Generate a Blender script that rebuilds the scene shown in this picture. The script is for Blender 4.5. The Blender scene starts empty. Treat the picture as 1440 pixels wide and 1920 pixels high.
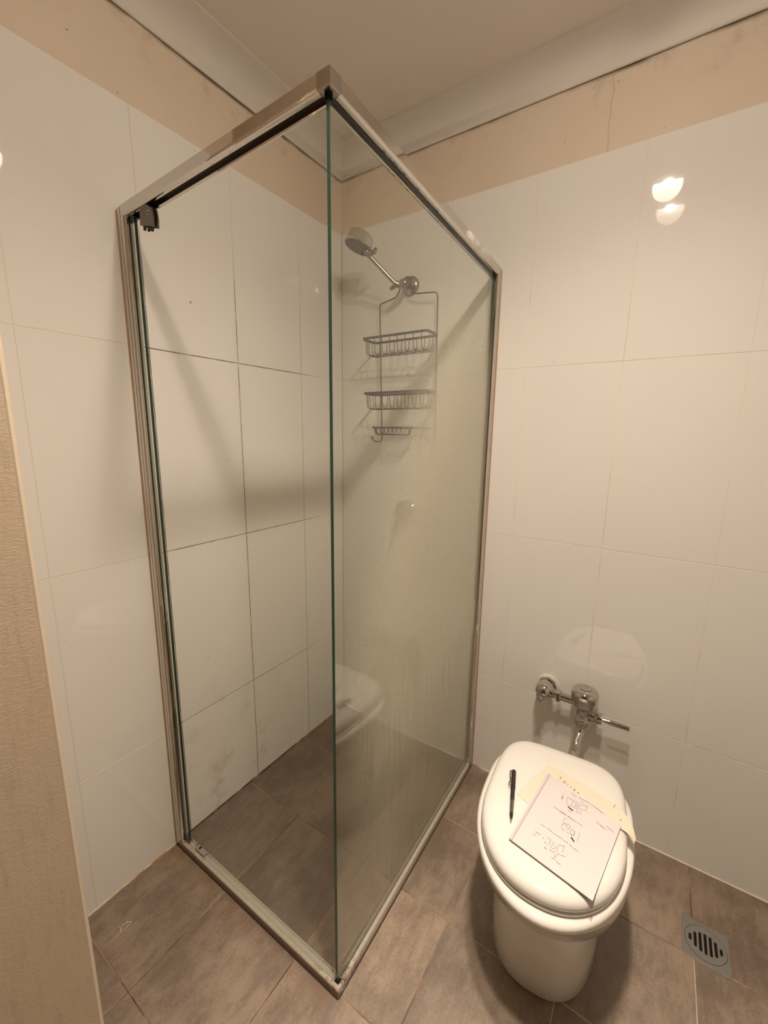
import bpy, bmesh, math, random
from mathutils import Vector, Matrix
random.seed(7)
SC = bpy.context.scene
COL = SC.collection

# ---------------------------------------------------------------- camera, world, exposure
cam = bpy.data.objects.new('camera', bpy.data.cameras.new('camera'))
COL.objects.link(cam)
cam.location = (1.24309, -1.52108, 1.40014)
cam.rotation_mode = 'XYZ'
cam.rotation_euler = (1.382057, -0.013737, 0.587606)
cam.data.sensor_fit = 'VERTICAL'
cam.data.sensor_height = 24.0
cam.data.lens = 781.11 * 24.0 / 1920.0
cam.data.clip_start = 0.02
SC.camera = cam

W = bpy.data.worlds.new('world')
SC.world = W
W.use_nodes = True
W.node_tree.nodes['Background'].inputs[0].default_value = (1.0, 0.85, 0.68, 1)
W.node_tree.nodes['Background'].inputs[1].default_value = 0.02

SC.view_settings.view_transform = 'Standard'
SC.view_settings.look = 'None'
SC.view_settings.gamma = 1.0
SC.view_settings.use_curve_mapping = False
SC.view_settings.exposure = 0.09

LAMPS = ((1.125, -0.84), (1.135, -1.09))     # two ceiling lamps
LAMP_POWER = 1120.0        # glow of the bulbs themselves
CORE_POWER = 56.0         # hot centre of each beam
BEAM_POWER = 44.0         # beam thrown down by each reflector
BEAM_ANGLE = 142
LAMP_COLOUR = (1.0, 0.85, 0.69)
CEIL = 2.505

# ---------------------------------------------------------------- materials
class NT:
    """short-hand for building a node material"""
    def __init__(s, name):
        s.m = bpy.data.materials.new(name)
        s.m.use_nodes = True
        s.t = s.m.node_tree
        s.t.nodes.clear()
        s.out = s.t.nodes.new('ShaderNodeOutputMaterial')
    def n(s, kind, **kw):
        nd = s.t.nodes.new('ShaderNode' + kind)
        for k, v in kw.items():
            setattr(nd, k, v)
        return nd
    def l(s, a, b):
        s.t.links.new(a, b)
    def val(s, sock, v):
        if hasattr(v, 'is_linked') or isinstance(v, bpy.types.NodeSocket):
            s.l(v, sock)
        else:
            sock.default_value = v
    def math(s, op, a, b=0.0, c=0.0, clamp=False):
        nd = s.n('Math', operation=op, use_clamp=clamp)
        s.val(nd.inputs[0], a); s.val(nd.inputs[1], b); s.val(nd.inputs[2], c)
        return nd.outputs[0]
    def step(s, v, a, b, lo=0.0, hi=1.0):
        nd = s.n('MapRange', interpolation_type='SMOOTHSTEP')
        s.val(nd.inputs[0], v)
        for i, x in enumerate((a, b, lo, hi)):
            s.val(nd.inputs[1 + i], x)
        return nd.outputs[0]
    def mix(s, f, a, b):
        nd = s.n('Mix', data_type='RGBA')
        s.val(nd.inputs[0], f)
        for i, x in ((6, a), (7, b)):
            s.val(nd.inputs[i], x if not isinstance(x, tuple) else (*x, 1.0)[:4])
        return nd.outputs[2]
    def pos(s):
        g = s.n('NewGeometry')
        x = s.n('SeparateXYZ')
        s.l(g.outputs['Position'], x.inputs[0])
        return g, x.outputs[0], x.outputs[1], x.outputs[2]
    def noise(s, scale, detail=3.0, rough=0.55, stretch=None, vec=None, dist=0.0):
        nd = s.n('TexNoise')
        nd.inputs['Scale'].default_value = scale
        nd.inputs['Detail'].default_value = detail
        nd.inputs['Roughness'].default_value = rough
        nd.inputs['Distortion'].default_value = dist
        if vec is None:
            vec = s.n('NewGeometry').outputs['Position']
        if stretch:
            mp = s.n('Mapping')
            mp.inputs['Scale'].default_value = stretch
            s.l(vec, mp.inputs[0])
            vec = mp.outputs[0]
        s.l(vec, nd.inputs['Vector'])
        return nd.outputs['Fac']
    def bump(s, h, strength, dist):
        b = s.n('Bump')
        b.inputs['Strength'].default_value = strength
        b.inputs['Distance'].default_value = dist
        s.l(h, b.inputs['Height'])
        return b.outputs[0]
    def bsdf(s, col, rough=0.5, metal=0.0, spec=0.5, normal=None, coat=0.0):
        p = s.n('BsdfPrincipled')
        s.val(p.inputs['Base Color'], col if not isinstance(col, tuple) else (*col, 1.0)[:4])
        s.val(p.inputs['Roughness'], rough)
        s.val(p.inputs['Metallic'], metal)
        s.val(p.inputs['Specular IOR Level'], spec)
        p.inputs['Coat Weight'].default_value = coat
        if normal is not None:
            s.l(normal, p.inputs['Normal'])
        return p.outputs[0]
    def done(s, shader):
        s.l(shader, s.out.inputs[0])
        return s.m

def plain(name, col, rough=0.5, metal=0.0, spec=0.5, grain=0.0, gscale=60.0):
    t = NT(name)
    c = col
    if grain:
        f = t.noise(gscale, 4)
        c = t.mix(f, tuple(x * (1 - grain) for x in col), tuple(min(1, x * (1 + grain)) for x in col))
    return t.done(t.bsdf(c, rough, metal, spec))

def wall_tile_mat():
    t = NT('wall_tile_glaze')
    g, x, y, z = t.pos()
    # dried soap and mould smudges low inside the shower
    low = t.math('MULTIPLY', t.step(z, 0.62, 0.1), t.step(y, -0.90, -0.80))
    low = t.math('MULTIPLY', low, t.step(y, -0.30, -0.55))
    low = t.math('MULTIPLY', low, t.step(x, 0.03, 0.005))
    blotch = t.step(t.noise(9.0, 5, 0.65), 0.50, 0.72)
    fine = t.step(t.noise(55.0, 4, 0.7), 0.62, 0.74)
    smudge = t.math('MULTIPLY', low, t.math('ADD', t.math('MULTIPLY', blotch, 0.35), t.math('MULTIPLY', fine, 0.35)), clamp=True)
    tone = t.mix(t.noise(2.2, 3), (0.80, 0.775, 0.735), (0.84, 0.82, 0.785))
    # rare brown specks
    speck = t.step(t.noise(38.0, 2, 0.5), 0.775, 0.80)
    c = t.mix(smudge, tone, (0.30, 0.20, 0.11))
    c = t.mix(t.math('MULTIPLY', speck, 0.7), c, (0.25, 0.16, 0.09))
    nrm = t.bump(t.noise(3.0, 2), 0.02, 0.02)
    return t.done(t.bsdf(c, t.math('ADD', 0.022, t.math('MULTIPLY', smudge, 0.5)), 0.0, 0.62, nrm))

def grout_left_mat():
    t = NT('grout_left')
    g, x, y, z = t.pos()
    inside = t.math('MULTIPLY', t.step(y, -0.905, -0.895), t.step(y, -0.10, -0.36))
    n = t.step(t.noise(14.0, 4, 0.7), 0.28, 0.55, 0.45, 1.0)
    low = t.step(z, 2.0, 1.80, 0.10, 1.0)
    f = t.math('MULTIPLY', t.math('MULTIPLY', inside, n), low)
    c = t.mix(f, (0.76, 0.715, 0.645), (0.055, 0.021, 0.010))
    c = t.mix(t.math('MULTIPLY', t.step(z, 0.5, 0.2), f), c, (0.03, 0.013, 0.007))
    return t.done(t.bsdf(c, 0.8, 0, 0.2))

def grout_back_mat():
    t = NT('grout_back')
    g, x, y, z = t.pos()
    n = t.step(t.noise(5.0, 4, 0.7), 0.48, 0.66)
    c = t.mix(n, (0.80, 0.75, 0.68), (0.66, 0.575, 0.48))
    return t.done(t.bsdf(c, 0.8, 0, 0.2))

def paint_band_mat():
    t = NT('beige_wall_paint')
    g, x, y, z = t.pos()
    n = t.noise(3.5, 4, 0.6)
    c = t.mix(n, (0.68, 0.565, 0.445), (0.76, 0.65, 0.53))
    dust = t.math('MULTIPLY', t.step(t.noise(7.0, 5, 0.7), 0.48, 0.72), t.step(z, 2.27, 2.42))
    c = t.mix(t.math('MULTIPLY', dust, 0.40), c, (0.24, 0.185, 0.13))
    edge = t.math('MULTIPLY', t.step(z, 2.409, 2.419), t.step(t.noise(4.0, 3), 0.40, 0.60))
    c = t.mix(t.math('MULTIPLY', edge, 0.75), c, (0.10, 0.075, 0.05))
    # hairline crack down the band beside the shower
    cr = t.math('ABSOLUTE', t.math('SUBTRACT', t.math('ADD', x, t.math('MULTIPLY', t.noise(9.0, 3), 0.03)), 1.017))
    cr = t.math('MULTIPLY', t.step(cr, 0.0035, 0.0005), t.step(y, -0.05, -0.02))
    c = t.mix(t.math('MULTIPLY', cr, 0.22), c, (0.16, 0.11, 0.075))
    spk = t.step(t.noise(70.0, 2, 0.5), 0.74, 0.78)
    c = t.mix(t.math('MULTIPLY', spk, 0.5), c, (0.14, 0.10, 0.07))
    nrm = t.bump(t.noise(160.0, 2), 0.15, 0.002)
    return t.done(t.bsdf(c, 0.55, 0, 0.3, nrm))

def floor_tile_mat():
    t = NT('floor_tile_cement_look')
    g, x, y, z = t.pos()
    oi = t.n('ObjectInfo')
    vec = t.n('VectorMath', operation='ADD')
    t.l(g.outputs['Position'], vec.inputs[0])
    sc = t.n('VectorMath', operation='SCALE')
    cx = t.n('CombineXYZ')
    t.l(oi.outputs['Random'], cx.inputs[0]); t.l(oi.outputs['Random'], cx.inputs[1])
    t.l(cx.outputs[0], sc.inputs[0]); sc.inputs['Scale'].default_value = 37.0
    t.l(sc.outputs[0], vec.inputs[1])
    v = vec.outputs[0]
    cloud = t.noise(4.5, 6, 0.62, vec=v)
    streak = t.noise(1.0, 6, 0.7, stretch=(42, 13, 42), vec=v, dist=0.6)
    fine = t.noise(140.0, 4, 0.7, vec=v)
    f = t.math('ADD', t.math('MULTIPLY', cloud, 0.50), t.math('ADD', t.math('MULTIPLY', streak, 0.30), t.math('MULTIPLY', fine, 0.20)))
    f = t.step(f, 0.40, 0.60)
    c = t.mix(f, (0.120, 0.077, 0.048), (0.265, 0.190, 0.130))
    # random tone per tile; two tiles also carry painted lamp light
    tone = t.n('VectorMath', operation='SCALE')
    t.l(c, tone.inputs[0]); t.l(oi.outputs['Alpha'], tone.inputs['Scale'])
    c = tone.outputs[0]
    scr = t.step(t.noise(1.0, 3, 0.5, stretch=(150, 26, 60), vec=v), 0.66, 0.74)
    c = t.mix(t.math('MULTIPLY', scr, 0.35), c, (0.06, 0.042, 0.032))
    # rust along the outside of the shower sill and at the wall
    sill = t.math('MULTIPLY', t.step(y, -0.985, -0.905), t.step(y, -0.90, -0.906))
    sill = t.math('MULTIPLY', sill, t.step(x, 0.74, 0.70))
    rust = t.math('MULTIPLY', sill, t.step(t.noise(16.0, 4), 0.40, 0.62))
    c = t.mix(t.math('MULTIPLY', rust, t.step(x, 0.5, 0.1, 0.5, 0.85)), c, (0.20, 0.085, 0.025))
    # damp brown film inside the shower
    ins = t.math('MULTIPLY', t.step(x, 0.715, 0.70), t.step(y, -0.90, -0.89))
    c = t.mix(t.math('MULTIPLY', ins, 0.35), c, (0.075, 0.046, 0.028))
    nrm = t.bump(t.math('ADD', streak, t.math('MULTIPLY', fine, 0.5)), 0.16, 0.002)
    r = t.step(cloud, 0.3, 0.7, 0.48, 0.57)
    p = t.bsdf(c, r, 0, 1.0, nrm)
    p.node.inputs['IOR'].default_value = 1.65
    return t.done(p)

def grout_floor_mat():
    t = NT('grout_floor')
    g, x, y, z = t.pos()
    n = t.step(t.noise(4.0, 4, 0.7), 0.42, 0.60)
    c = t.mix(n, (0.40, 0.26, 0.15), (0.11, 0.052, 0.027))
    clean = t.math('MULTIPLY', t.step(y, -0.28, -0.34), t.step(x, 0.78, 1.2))
    clean = t.math('MULTIPLY', clean, t.step(t.noise(3.0, 2), 0.36, 0.50))
    c = t.mix(clean, c, (0.60, 0.50, 0.40))
    return t.done(t.bsdf(c, 0.85, 0, 0.2))

def sealant_mat():
    """bathroom silicone: cream by the toilet, rusty orange and black with mould round the shower"""
    t = NT('sealant')
    g, x, y, z = t.pos()
    n = t.noise(22.0, 4, 0.65)
    cream = (0.74, 0.64, 0.53)
    out = t.math('MULTIPLY', t.step(y, -1.25, -1.0), t.step(x, 0.05, 0.02))
    c = t.mix(t.math('MULTIPLY', out, t.step(n, 0.3, 0.6)), cream, (0.46, 0.25, 0.09))
    ins = t.math('MULTIPLY', t.step(y, -0.905, -0.89), t.step(y, -0.15, -0.40))
    ins = t.math('MULTIPLY', ins, t.step(x, 0.05, 0.02))
    c = t.mix(t.math('MULTIPLY', ins, t.step(n, 0.22, 0.50)), c, (0.075, 0.036, 0.020))
    near = t.math('MULTIPLY', t.step(y, -0.1, -0.02), t.math('MULTIPLY', t.step(x, 0.78, 0.72), t.step(x, 0.66, 0.70)))
    c = t.mix(t.math('MULTIPLY', near, 0.8), c, (0.16, 0.075, 0.03))
    return t.done(t.bsdf(c, 0.5, 0, 0.4))

def jamb_seal_mat():
    t = NT('yellowed_sealant')
    n = t.noise(9.0, 3, 0.6)
    return t.done(t.bsdf(t.mix(n, (0.36, 0.20, 0.075), (0.52, 0.34, 0.17)), 0.4, 0, 0.4))

def aluminium_mat(name, col, rough, grime=0.0):
    t = NT(name)
    n = t.noise(30.0, 4, 0.7)
    c = col
    m = 1.0
    r = t.math('ADD', rough, t.math('MULTIPLY', n, 0.05))
    if grime:
        f = t.step(t.noise(26.0, 5, 0.75), 0.44, 0.60)
        g, x, y, z = t.pos()
        ends = t.math('MAXIMUM', t.step(x, 0.22, 0.05), t.math('MULTIPLY', t.step(x, 0.60, 0.70), t.step(y, -0.78, -0.87)))
        f = t.math('MULTIPLY', f, t.math('ADD', t.math('MULTIPLY', ends, 0.78), 0.10), clamp=True)
        f = t.math('MULTIPLY', f, grime)
        side = t.math('MULTIPLY', t.step(z, 0.0225, 0.0195), t.step(y, -0.9065, -0.9085))
        f = t.math('MAXIMUM', f, t.math('MULTIPLY', side, 0.72))
        c = t.mix(f, col, (0.13, 0.06, 0.028))
        m = t.math('SUBTRACT', 0.55, t.math('MULTIPLY', f, 0.5))
        r = t.math('ADD', r, t.math('MULTIPLY', f, 0.3))
    return t.done(t.bsdf(c, r, m, 0.5))

def glass_mat(name, film):
    """clear toughened glass: straight-through transmission and Schlick reflection on each face,
    with a film of dried soap where film=True"""
    t = NT(name)
    g, x, y, z = t.pos()
    dot = t.n('VectorMath', operation='DOT_PRODUCT')
    t.l(g.outputs['Incoming'], dot.inputs[0]); t.l(g.outputs['Normal'], dot.inputs[1])
    c = t.math('ABSOLUTE', dot.outputs['Value'])
    fr = t.math('MULTIPLY_ADD', t.math('POWER', t.math('SUBTRACT', 1.0, c, clamp=True), 5.0), 0.948, 0.052, clamp=True)
    tr = t.n('BsdfTransparent'); tr.inputs[0].default_value = (0.955, 0.972, 0.945, 1)
    gl = t.n('BsdfGlossy'); gl.inputs['Roughness'].default_value = 0.0
    gl.inputs[0].default_value = (1, 1, 1, 1)
    body = tr.outputs[0]
    if film:
        yc = t.math('MAXIMUM', t.math('MINIMUM', t.math('ADD', -1.225, t.math('MULTIPLY', z, 0.5)), -0.40), -0.76)
        wob = t.math('MULTIPLY', t.math('SUBTRACT', t.noise(6.0, 3), 0.5), 0.09)
        yy = t.math('SUBTRACT', t.math('ADD', y, wob), yc)
        edge = t.math('MULTIPLY', t.step(yy, -0.17, 0.12), t.step(z, 1.86, 1.50))
        low = t.step(z, 0.80, 0.22, 1.0, 0.46)
        m = t.math('MULTIPLY', t.math('MULTIPLY', edge, low), 0.80)
        runs = t.noise(1.0, 4, 0.6, stretch=(30, 120, 4.5))
        runf = t.step(z, 0.85, 0.55)
        m = t.math('MULTIPLY', m, t.math('ADD', 1.0, t.math('MULTIPLY', runf, t.step(runs, 0.34, 0.66, -0.15, 0.10))))
        haze = t.math('ADD', 0.012, t.step(z, 0.7, 0.15, 0.0, 0.14))
        drops = t.math('MULTIPLY', t.step(t.noise(220.0, 2), 0.60, 0.72), t.math('MULTIPLY', t.step(z, 1.95, 1.7), 0.06))
        m = t.math('MULTIPLY', m, t.step(t.noise(330.0, 3, 0.7), 0.36, 0.62, 0.86, 1.05))
        m = t.math('ADD', m, t.math('ADD', haze, drops), clamp=True)
        df = t.n('BsdfDiffuse'); df.inputs[0].default_value = (0.74, 0.70, 0.585, 1)
        tl = t.n('BsdfTranslucent'); tl.inputs[0].default_value = (0.86, 0.825, 0.69, 1)
        fm = t.n('MixShader'); fm.inputs[0].default_value = 0.55
        t.l(df.outputs[0], fm.inputs[1]); t.l(tl.outputs[0], fm.inputs[2])
        # the film lies on the outer face only: the inner face stays clear
        nx = t.n('SeparateXYZ'); t.l(g.outputs['True Normal'], nx.inputs[0])
        bf = g.outputs['Backfacing']
        mm = t.n('MixShader'); t.l(m, mm.inputs[0])
        t.l(tr.outputs[0], mm.inputs[1]); t.l(fm.outputs[0], mm.inputs[2])
        body = mm.outputs[0]
    mx = t.n('MixShader'); t.l(fr, mx.inputs[0])
    t.l(body, mx.inputs[1]); t.l(gl.outputs[0], mx.inputs[2])
    return t.done(mx.outputs[0])

def plaster_mat():
    t = NT('rolled_wall_paint')
    g, x, y, z = t.pos()
    n = t.noise(3.0, 4)
    c = t.mix(n, (0.55, 0.435, 0.315), (0.63, 0.51, 0.385))
    roll = t.noise(1.0, 5, 0.65, stretch=(150, 95, 330), dist=0.8)
    fibre = t.noise(1.0, 4, 0.6, stretch=(70, 70, 9))
    c = t.mix(t.math('MULTIPLY', t.step(fibre, 0.5, 0.7), 0.22), c, (0.33, 0.25, 0.17))
    h = t.math('ADD', roll, t.math('MULTIPLY', fibre, 0.35))
    marks = t.step(t.noise(60.0, 2), 0.765, 0.79)
    c = t.mix(t.math('MULTIPLY', marks, 0.6), c, (0.14, 0.09, 0.06))
    return t.done(t.bsdf(c, 0.6, 0, 0.3, t.bump(h, 0.5, 0.004)))

M = {}
M['tile'] = wall_tile_mat()
M['grout_left'] = grout_left_mat()
M['grout_back'] = grout_back_mat()
M['band'] = paint_band_mat()
M['floor'] = floor_tile_mat()
M['grout_floor'] = grout_floor_mat()
M['seal'] = sealant_mat()
M['jamb_seal'] = jamb_seal_mat()
M['ceiling'] = plain('ceiling_paint', (0.86, 0.815, 0.745), 0.7, spec=0.2, grain=0.03, gscale=4)
M['cornice'] = plain('cornice_paint', (0.76, 0.72, 0.67), 0.55, spec=0.3, grain=0.04, gscale=5)
M['plaster'] = plaster_mat()
M['bead'] = plain('corner_bead_paint', (0.74, 0.63, 0.50), 0.5, grain=0.05)
M['paint'] = plain('off_white_wall_paint', (0.72, 0.67, 0.60), 0.6, grain=0.03)
M['alu'] = aluminium_mat('polished_aluminium', (0.66, 0.63, 0.60), 0.02)
M['alu_dark'] = aluminium_mat('aluminium_corner_cap', (0.40, 0.37, 0.345), 0.22)
M['alu_sill'] = aluminium_mat('grimy_aluminium', (0.66, 0.60, 0.52), 0.30, 1.0)
M['insert'] = plain('grey_green_insert_strip', (0.42, 0.41, 0.34), 0.45, grain=0.12)
M['dark'] = plain('black_recess', (0.012, 0.010, 0.009), 0.9, spec=0.1)
M['groove_metal'] = plain('brown_grey_groove', (0.115, 0.088, 0.066), 0.4, 0.6)
M['rubber'] = plain('dark_rubber', (0.025, 0.020, 0.017), 0.6)
M['glass'] = glass_mat('soapy_glass', True)
M['glass_clear'] = glass_mat('clear_glass', False)
M['glass_edge'] = plain('green_glass_edge', (0.030, 0.115, 0.085), 0.12, spec=0.6)
M['glass_edge_dark'] = plain('dark_green_glass_edge', (0.012, 0.035, 0.025), 0.15, spec=0.6)
M['chrome'] = plain('chrome', (0.60, 0.575, 0.55), 0.04, 1.0)
M['chrome_dull'] = plain('spotted_chrome', (0.33, 0.30, 0.275), 0.24, 1.0, grain=0.25, gscale=300)
M['wire'] = plain('tarnished_wire', (0.034, 0.025, 0.020), 0.45, 0.1, grain=0.6, gscale=420)
M['spray'] = plain('grey_spray_face', (0.17, 0.15, 0.13), 0.45, 0.2, grain=0.3, gscale=500)
M['steel'] = plain('brushed_steel', (0.36, 0.36, 0.345), 0.32, 0.8, grain=0.12, gscale=70)
M['ceramic'] = plain('white_ceramic', (0.76, 0.735, 0.69), 0.07, spec=0.5)
M['seat'] = plain('white_seat_plastic', (0.74, 0.715, 0.68), 0.12, spec=0.5)
M['caulk'] = plain('white_caulk', (0.78, 0.71, 0.61), 0.6, grain=0.1)
M['cream'] = plain('cream_paper', (0.74, 0.645, 0.525), 0.7, spec=0.2, grain=0.02)
M['ink'] = plain('ink', (0.16, 0.13, 0.14), 0.6)
M['ink_black'] = plain('heavy_ink', (0.015, 0.012, 0.012), 0.6)
M['pen'] = plain('gunmetal_pen', (0.055, 0.045, 0.040), 0.34, 0.55)
M['pen_black'] = plain('black_pen_grip', (0.010, 0.009, 0.008), 0.4)
M['lint'] = plain('pale_lint', (0.60, 0.49, 0.39), 0.8)
M['lamp_metal'] = plain('white_lamp_enamel', (0.80, 0.77, 0.72), 0.3)
M['reflector'] = plain('lamp_reflector', (0.85, 0.82, 0.78), 0.2, 0.6)

def bulb_mat():
    t = NT('glowing_bulb')
    e = t.n('Emission')
    e.inputs[0].default_value = (*LAMP_COLOUR, 1)
    e.inputs[1].default_value = LAMP_POWER
    return t.done(e.outputs[0])
M['bulb'] = bulb_mat()

# ---------------------------------------------------------------- mesh helpers
class MB:
    def __init__(s):
        s.v = []; s.f = []; s.mi = []
    def add(s, vs, fs, mi=0):
        o = len(s.v)
        s.v += [tuple(p) for p in vs]
        s.f += [tuple(i + o for i in f) for f in fs]
        s.mi += [mi] * len(fs)
        return s
    def box(s, a, b, mi=0):
        x0, y0, z0 = a; x1, y1, z1 = b
        vs = [(x0,y0,z0),(x1,y0,z0),(x1,y1,z0),(x0,y1,z0),(x0,y0,z1),(x1,y0,z1),(x1,y1,z1),(x0,y1,z1)]
        return s.add(vs, [(0,3,2,1),(4,5,6,7),(0,1,5,4),(1,2,6,5),(2,3,7,6),(3,0,4,7)], mi)
    def prism(s, poly, z0, z1, mi=0):
        n = len(poly)
        vs = [(x, y, z0) for x, y in poly] + [(x, y, z1) for x, y in poly]
        fs = [tuple(range(n))[::-1], tuple(range(n, 2 * n))] + [(i, (i+1) % n, n + (i+1) % n, n + i) for i in range(n)]
        return s.add(vs, fs, mi)
    def loft(s, rings, cap0=True, cap1=True, closed=True, mi=0):
        n = len(rings[0])
        vs = [p for r in rings for p in r]
        fs = []
        for k in range(len(rings) - 1):
            for i in range(n if closed else n - 1):
                j = (i + 1) % n
                fs.append((k*n+i, k*n+j, (k+1)*n+j, (k+1)*n+i))
        if cap0: fs.append(tuple(range(n))[::-1])
        if cap1: fs.append(tuple(range((len(rings)-1)*n, len(rings)*n)))
        return s.add(vs, fs, mi)
    def lathe(s, prof, c, axis=(0,0,1), seg=32, mi=0):
        """prof: (radius, height along axis)"""
        a = Vector(axis).normalized()
        u = a.orthogonal().normalized(); w = a.cross(u)
        c = Vector(c)
        rings = []
        for r, h in prof:
            r = max(r, 1e-5)
            rings.append([c + a*h + (u*math.cos(2*math.pi*i/seg) + w*math.sin(2*math.pi*i/seg))*r for i in range(seg)])
        return s.loft(rings, mi=mi)
    def tube(s, path, r, seg=8, mi=0, closed=False):
        P = [Vector(p) for p in path]
        n = len(P)
        R = r if isinstance(r, (list, tuple)) else [r] * n
        rings = []; prev = None
        for i in range(n):
            if closed:
                d = (P[(i+1) % n] - P[i-1]).normalized()
            else:
                d = (P[min(i+1, n-1)] - P[max(i-1, 0)]).normalized()
            if prev is None:
                u = d.orthogonal().normalized()
            else:
                u = (prev - d * prev.dot(d))
                u = u.normalized() if u.length > 1e-6 else d.orthogonal().normalized()
            prev = u
            w = d.cross(u)
            rings.append([P[i] + (u*math.cos(2*math.pi*k/seg) + w*math.sin(2*math.pi*k/seg))*R[i] for k in range(seg)])
        if closed:
            rings.append(rings[0])
            return s.loft(rings, False, False, mi=mi)
        return s.loft(rings, mi=mi)
    def mesh(s, name, mats, smooth=35):
        me = bpy.data.meshes.new(name)
        me.from_pydata(s.v, [], s.f)
        for m in (mats if isinstance(mats, (list, tuple)) else [mats]):
            me.materials.append(m)
        me.polygons.foreach_set('material_index', s.mi)
        bm = bmesh.new(); bm.from_mesh(me)
        bmesh.ops.recalc_face_normals(bm, faces=bm.faces)
        bm.to_mesh(me); bm.free()
        if smooth:
            me.polygons.foreach_set('use_smooth', [True] * len(me.polygons))
            me.set_sharp_from_angle(angle=math.radians(smooth))
        me.update()
        return me

def world_loc(o):
    v = Vector(o.location)
    while o.parent:
        o = o.parent
        v += Vector(o.location)
    return v

def obj(name, mb, mats, parent=None, smooth=35, label=None):
    """link one mesh object; vertices are given in room coordinates"""
    me = mb.mesh(name, mats, smooth)
    o = bpy.data.objects.new(name, me)
    COL.objects.link(o)
    vs = [v.co for v in me.vertices]
    lo = Vector([min(v[i] for v in vs) for i in range(3)]); hi = Vector([max(v[i] for v in vs) for i in range(3)])
    base = Vector(((lo.x+hi.x)/2, (lo.y+hi.y)/2, lo.z))
    me.transform(Matrix.Translation(-base))
    if parent is not None:
        o.parent = parent
        o.location = base - world_loc(parent)
    else:
        o.location = base
    if label: o['label'] = label
    return o

def thing(name, label, cat, loc, group=None):
    o = bpy.data.objects.new(name, None)
    COL.objects.link(o)
    o.empty_display_size = 0.05
    o.location = loc
    o['label'] = label; o['category'] = cat
    if group: o['group'] = group
    return o

def tag(o, label, cat, group=None):
    o['label'] = label; o['category'] = cat
    if group: o['group'] = group
    return o

def struct(name, mb, mats, label=None, smooth=35):
    o = obj(name, mb, mats, None, smooth)
    o['kind'] = 'structure'
    if label: o['label'] = label
    return o

def arc_path(pts, r, n=5):
    """polyline with rounded corners"""
    P = [Vector(p) for p in pts]
    out = [P[0]]
    for i in range(1, len(P) - 1):
        a, b, c = P[i-1], P[i], P[i+1]
        d0 = (a - b); d1 = (c - b)
        rr = min(r, d0.length * 0.48, d1.length * 0.48)
        p0 = b + d0.normalized() * rr; p1 = b + d1.normalized() * rr
        for k in range(n + 1):
            t = k / n
            out.append(p0*(1-t)**2 + b*2*t*(1-t) + p1*t*t)
    out.append(P[-1])
    return out

# ---------------------------------------------------------------- the room shell
XR = 2.30          # right wall (outside the picture)
YF = -2.70         # wall behind the camera
YN = -1.2896       # front face of the wall end at the left of the picture
XN = 0.40
TT = 2.2174        # top of the wall tiles
ZC = 2.4203        # foot of the cornice
BAND = 0.004       # tiles stand this proud of the paint above
GR = 0.0007        # joint depth
J = 0.0011         # half joint width

# floor: a grout bed with single tiles laid on it
floor = struct('floor', MB().box((-0.02, YF - 0.1, -0.06), (XR + 0.1, 0.02, -GR)), M['grout_floor'], smooth=0)
GX = [0.0, 0.2709, 0.5721, 0.8765, 1.1738, 1.4711, 1.771, 2.071, XR]
GY = [0.0, -0.2969, -0.5995, -0.9005, -1.1972, -1.4975, -1.7975, -2.0975, -2.3975, YF]
for i in range(len(GX) - 1):
    for k in range(len(GY) - 1):
        x0, x1, y0, y1 = GX[i] + J, GX[i+1] - J, GY[k+1] + J, GY[k] - J
        if x1 <= XN + 0.01 and y1 <= YN + 0.005:
            continue
        b = 0.0007
        dz = random.uniform(-0.00015, 0.00015)
        r0 = [(x0, y0, -0.004), (x1, y0, -0.004), (x1, y1, -0.004), (x0, y1, -0.004)]
        r1 = [(x0, y0, -b), (x1, y0, -b), (x1, y1, -b), (x0, y1, -b)]
        r2 = [(x0+b, y0+b, dz), (x1-b, y0+b, dz), (x1-b, y1-b, dz), (x0+b, y1-b, dz)]
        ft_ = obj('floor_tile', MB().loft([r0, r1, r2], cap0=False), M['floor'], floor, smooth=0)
        ft_.color = (1, 1, 1, (1.28 if (i, k) in ((2, 2), (2, 3)) else random.uniform(0.93, 1.07)))  # two tiles beside the glass panel lightened as the lamps' bright patch

# tiled walls: grout plane, one tile each, painted band above
ROWS = [0.0, 0.4332, 1.0286, 1.6249, TT]
wall_left = struct('wall_left', MB().box((-0.12, YN - 0.02, -0.06), (-BAND, 0.12, CEIL + 0.05)).box((-BAND, YN, 0), (-GR, -GR, TT - 0.001)), M['grout_left'], smooth=0)
wall_back = struct('wall_back', MB().box((-0.004, BAND, -0.06), (XR + 0.1, 0.12, CEIL + 0.05)).box((GR, GR, 0), (XR, BAND, TT - 0.001)), M['grout_back'], smooth=0)

def tile_ring(f, a0, a1, z0, z1, ins, d):
    return [f(a0+ins, z0+ins, d), f(a1-ins, z0+ins, d), f(a1-ins, z1-ins, d), f(a0+ins, z1-ins, d)]

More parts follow.
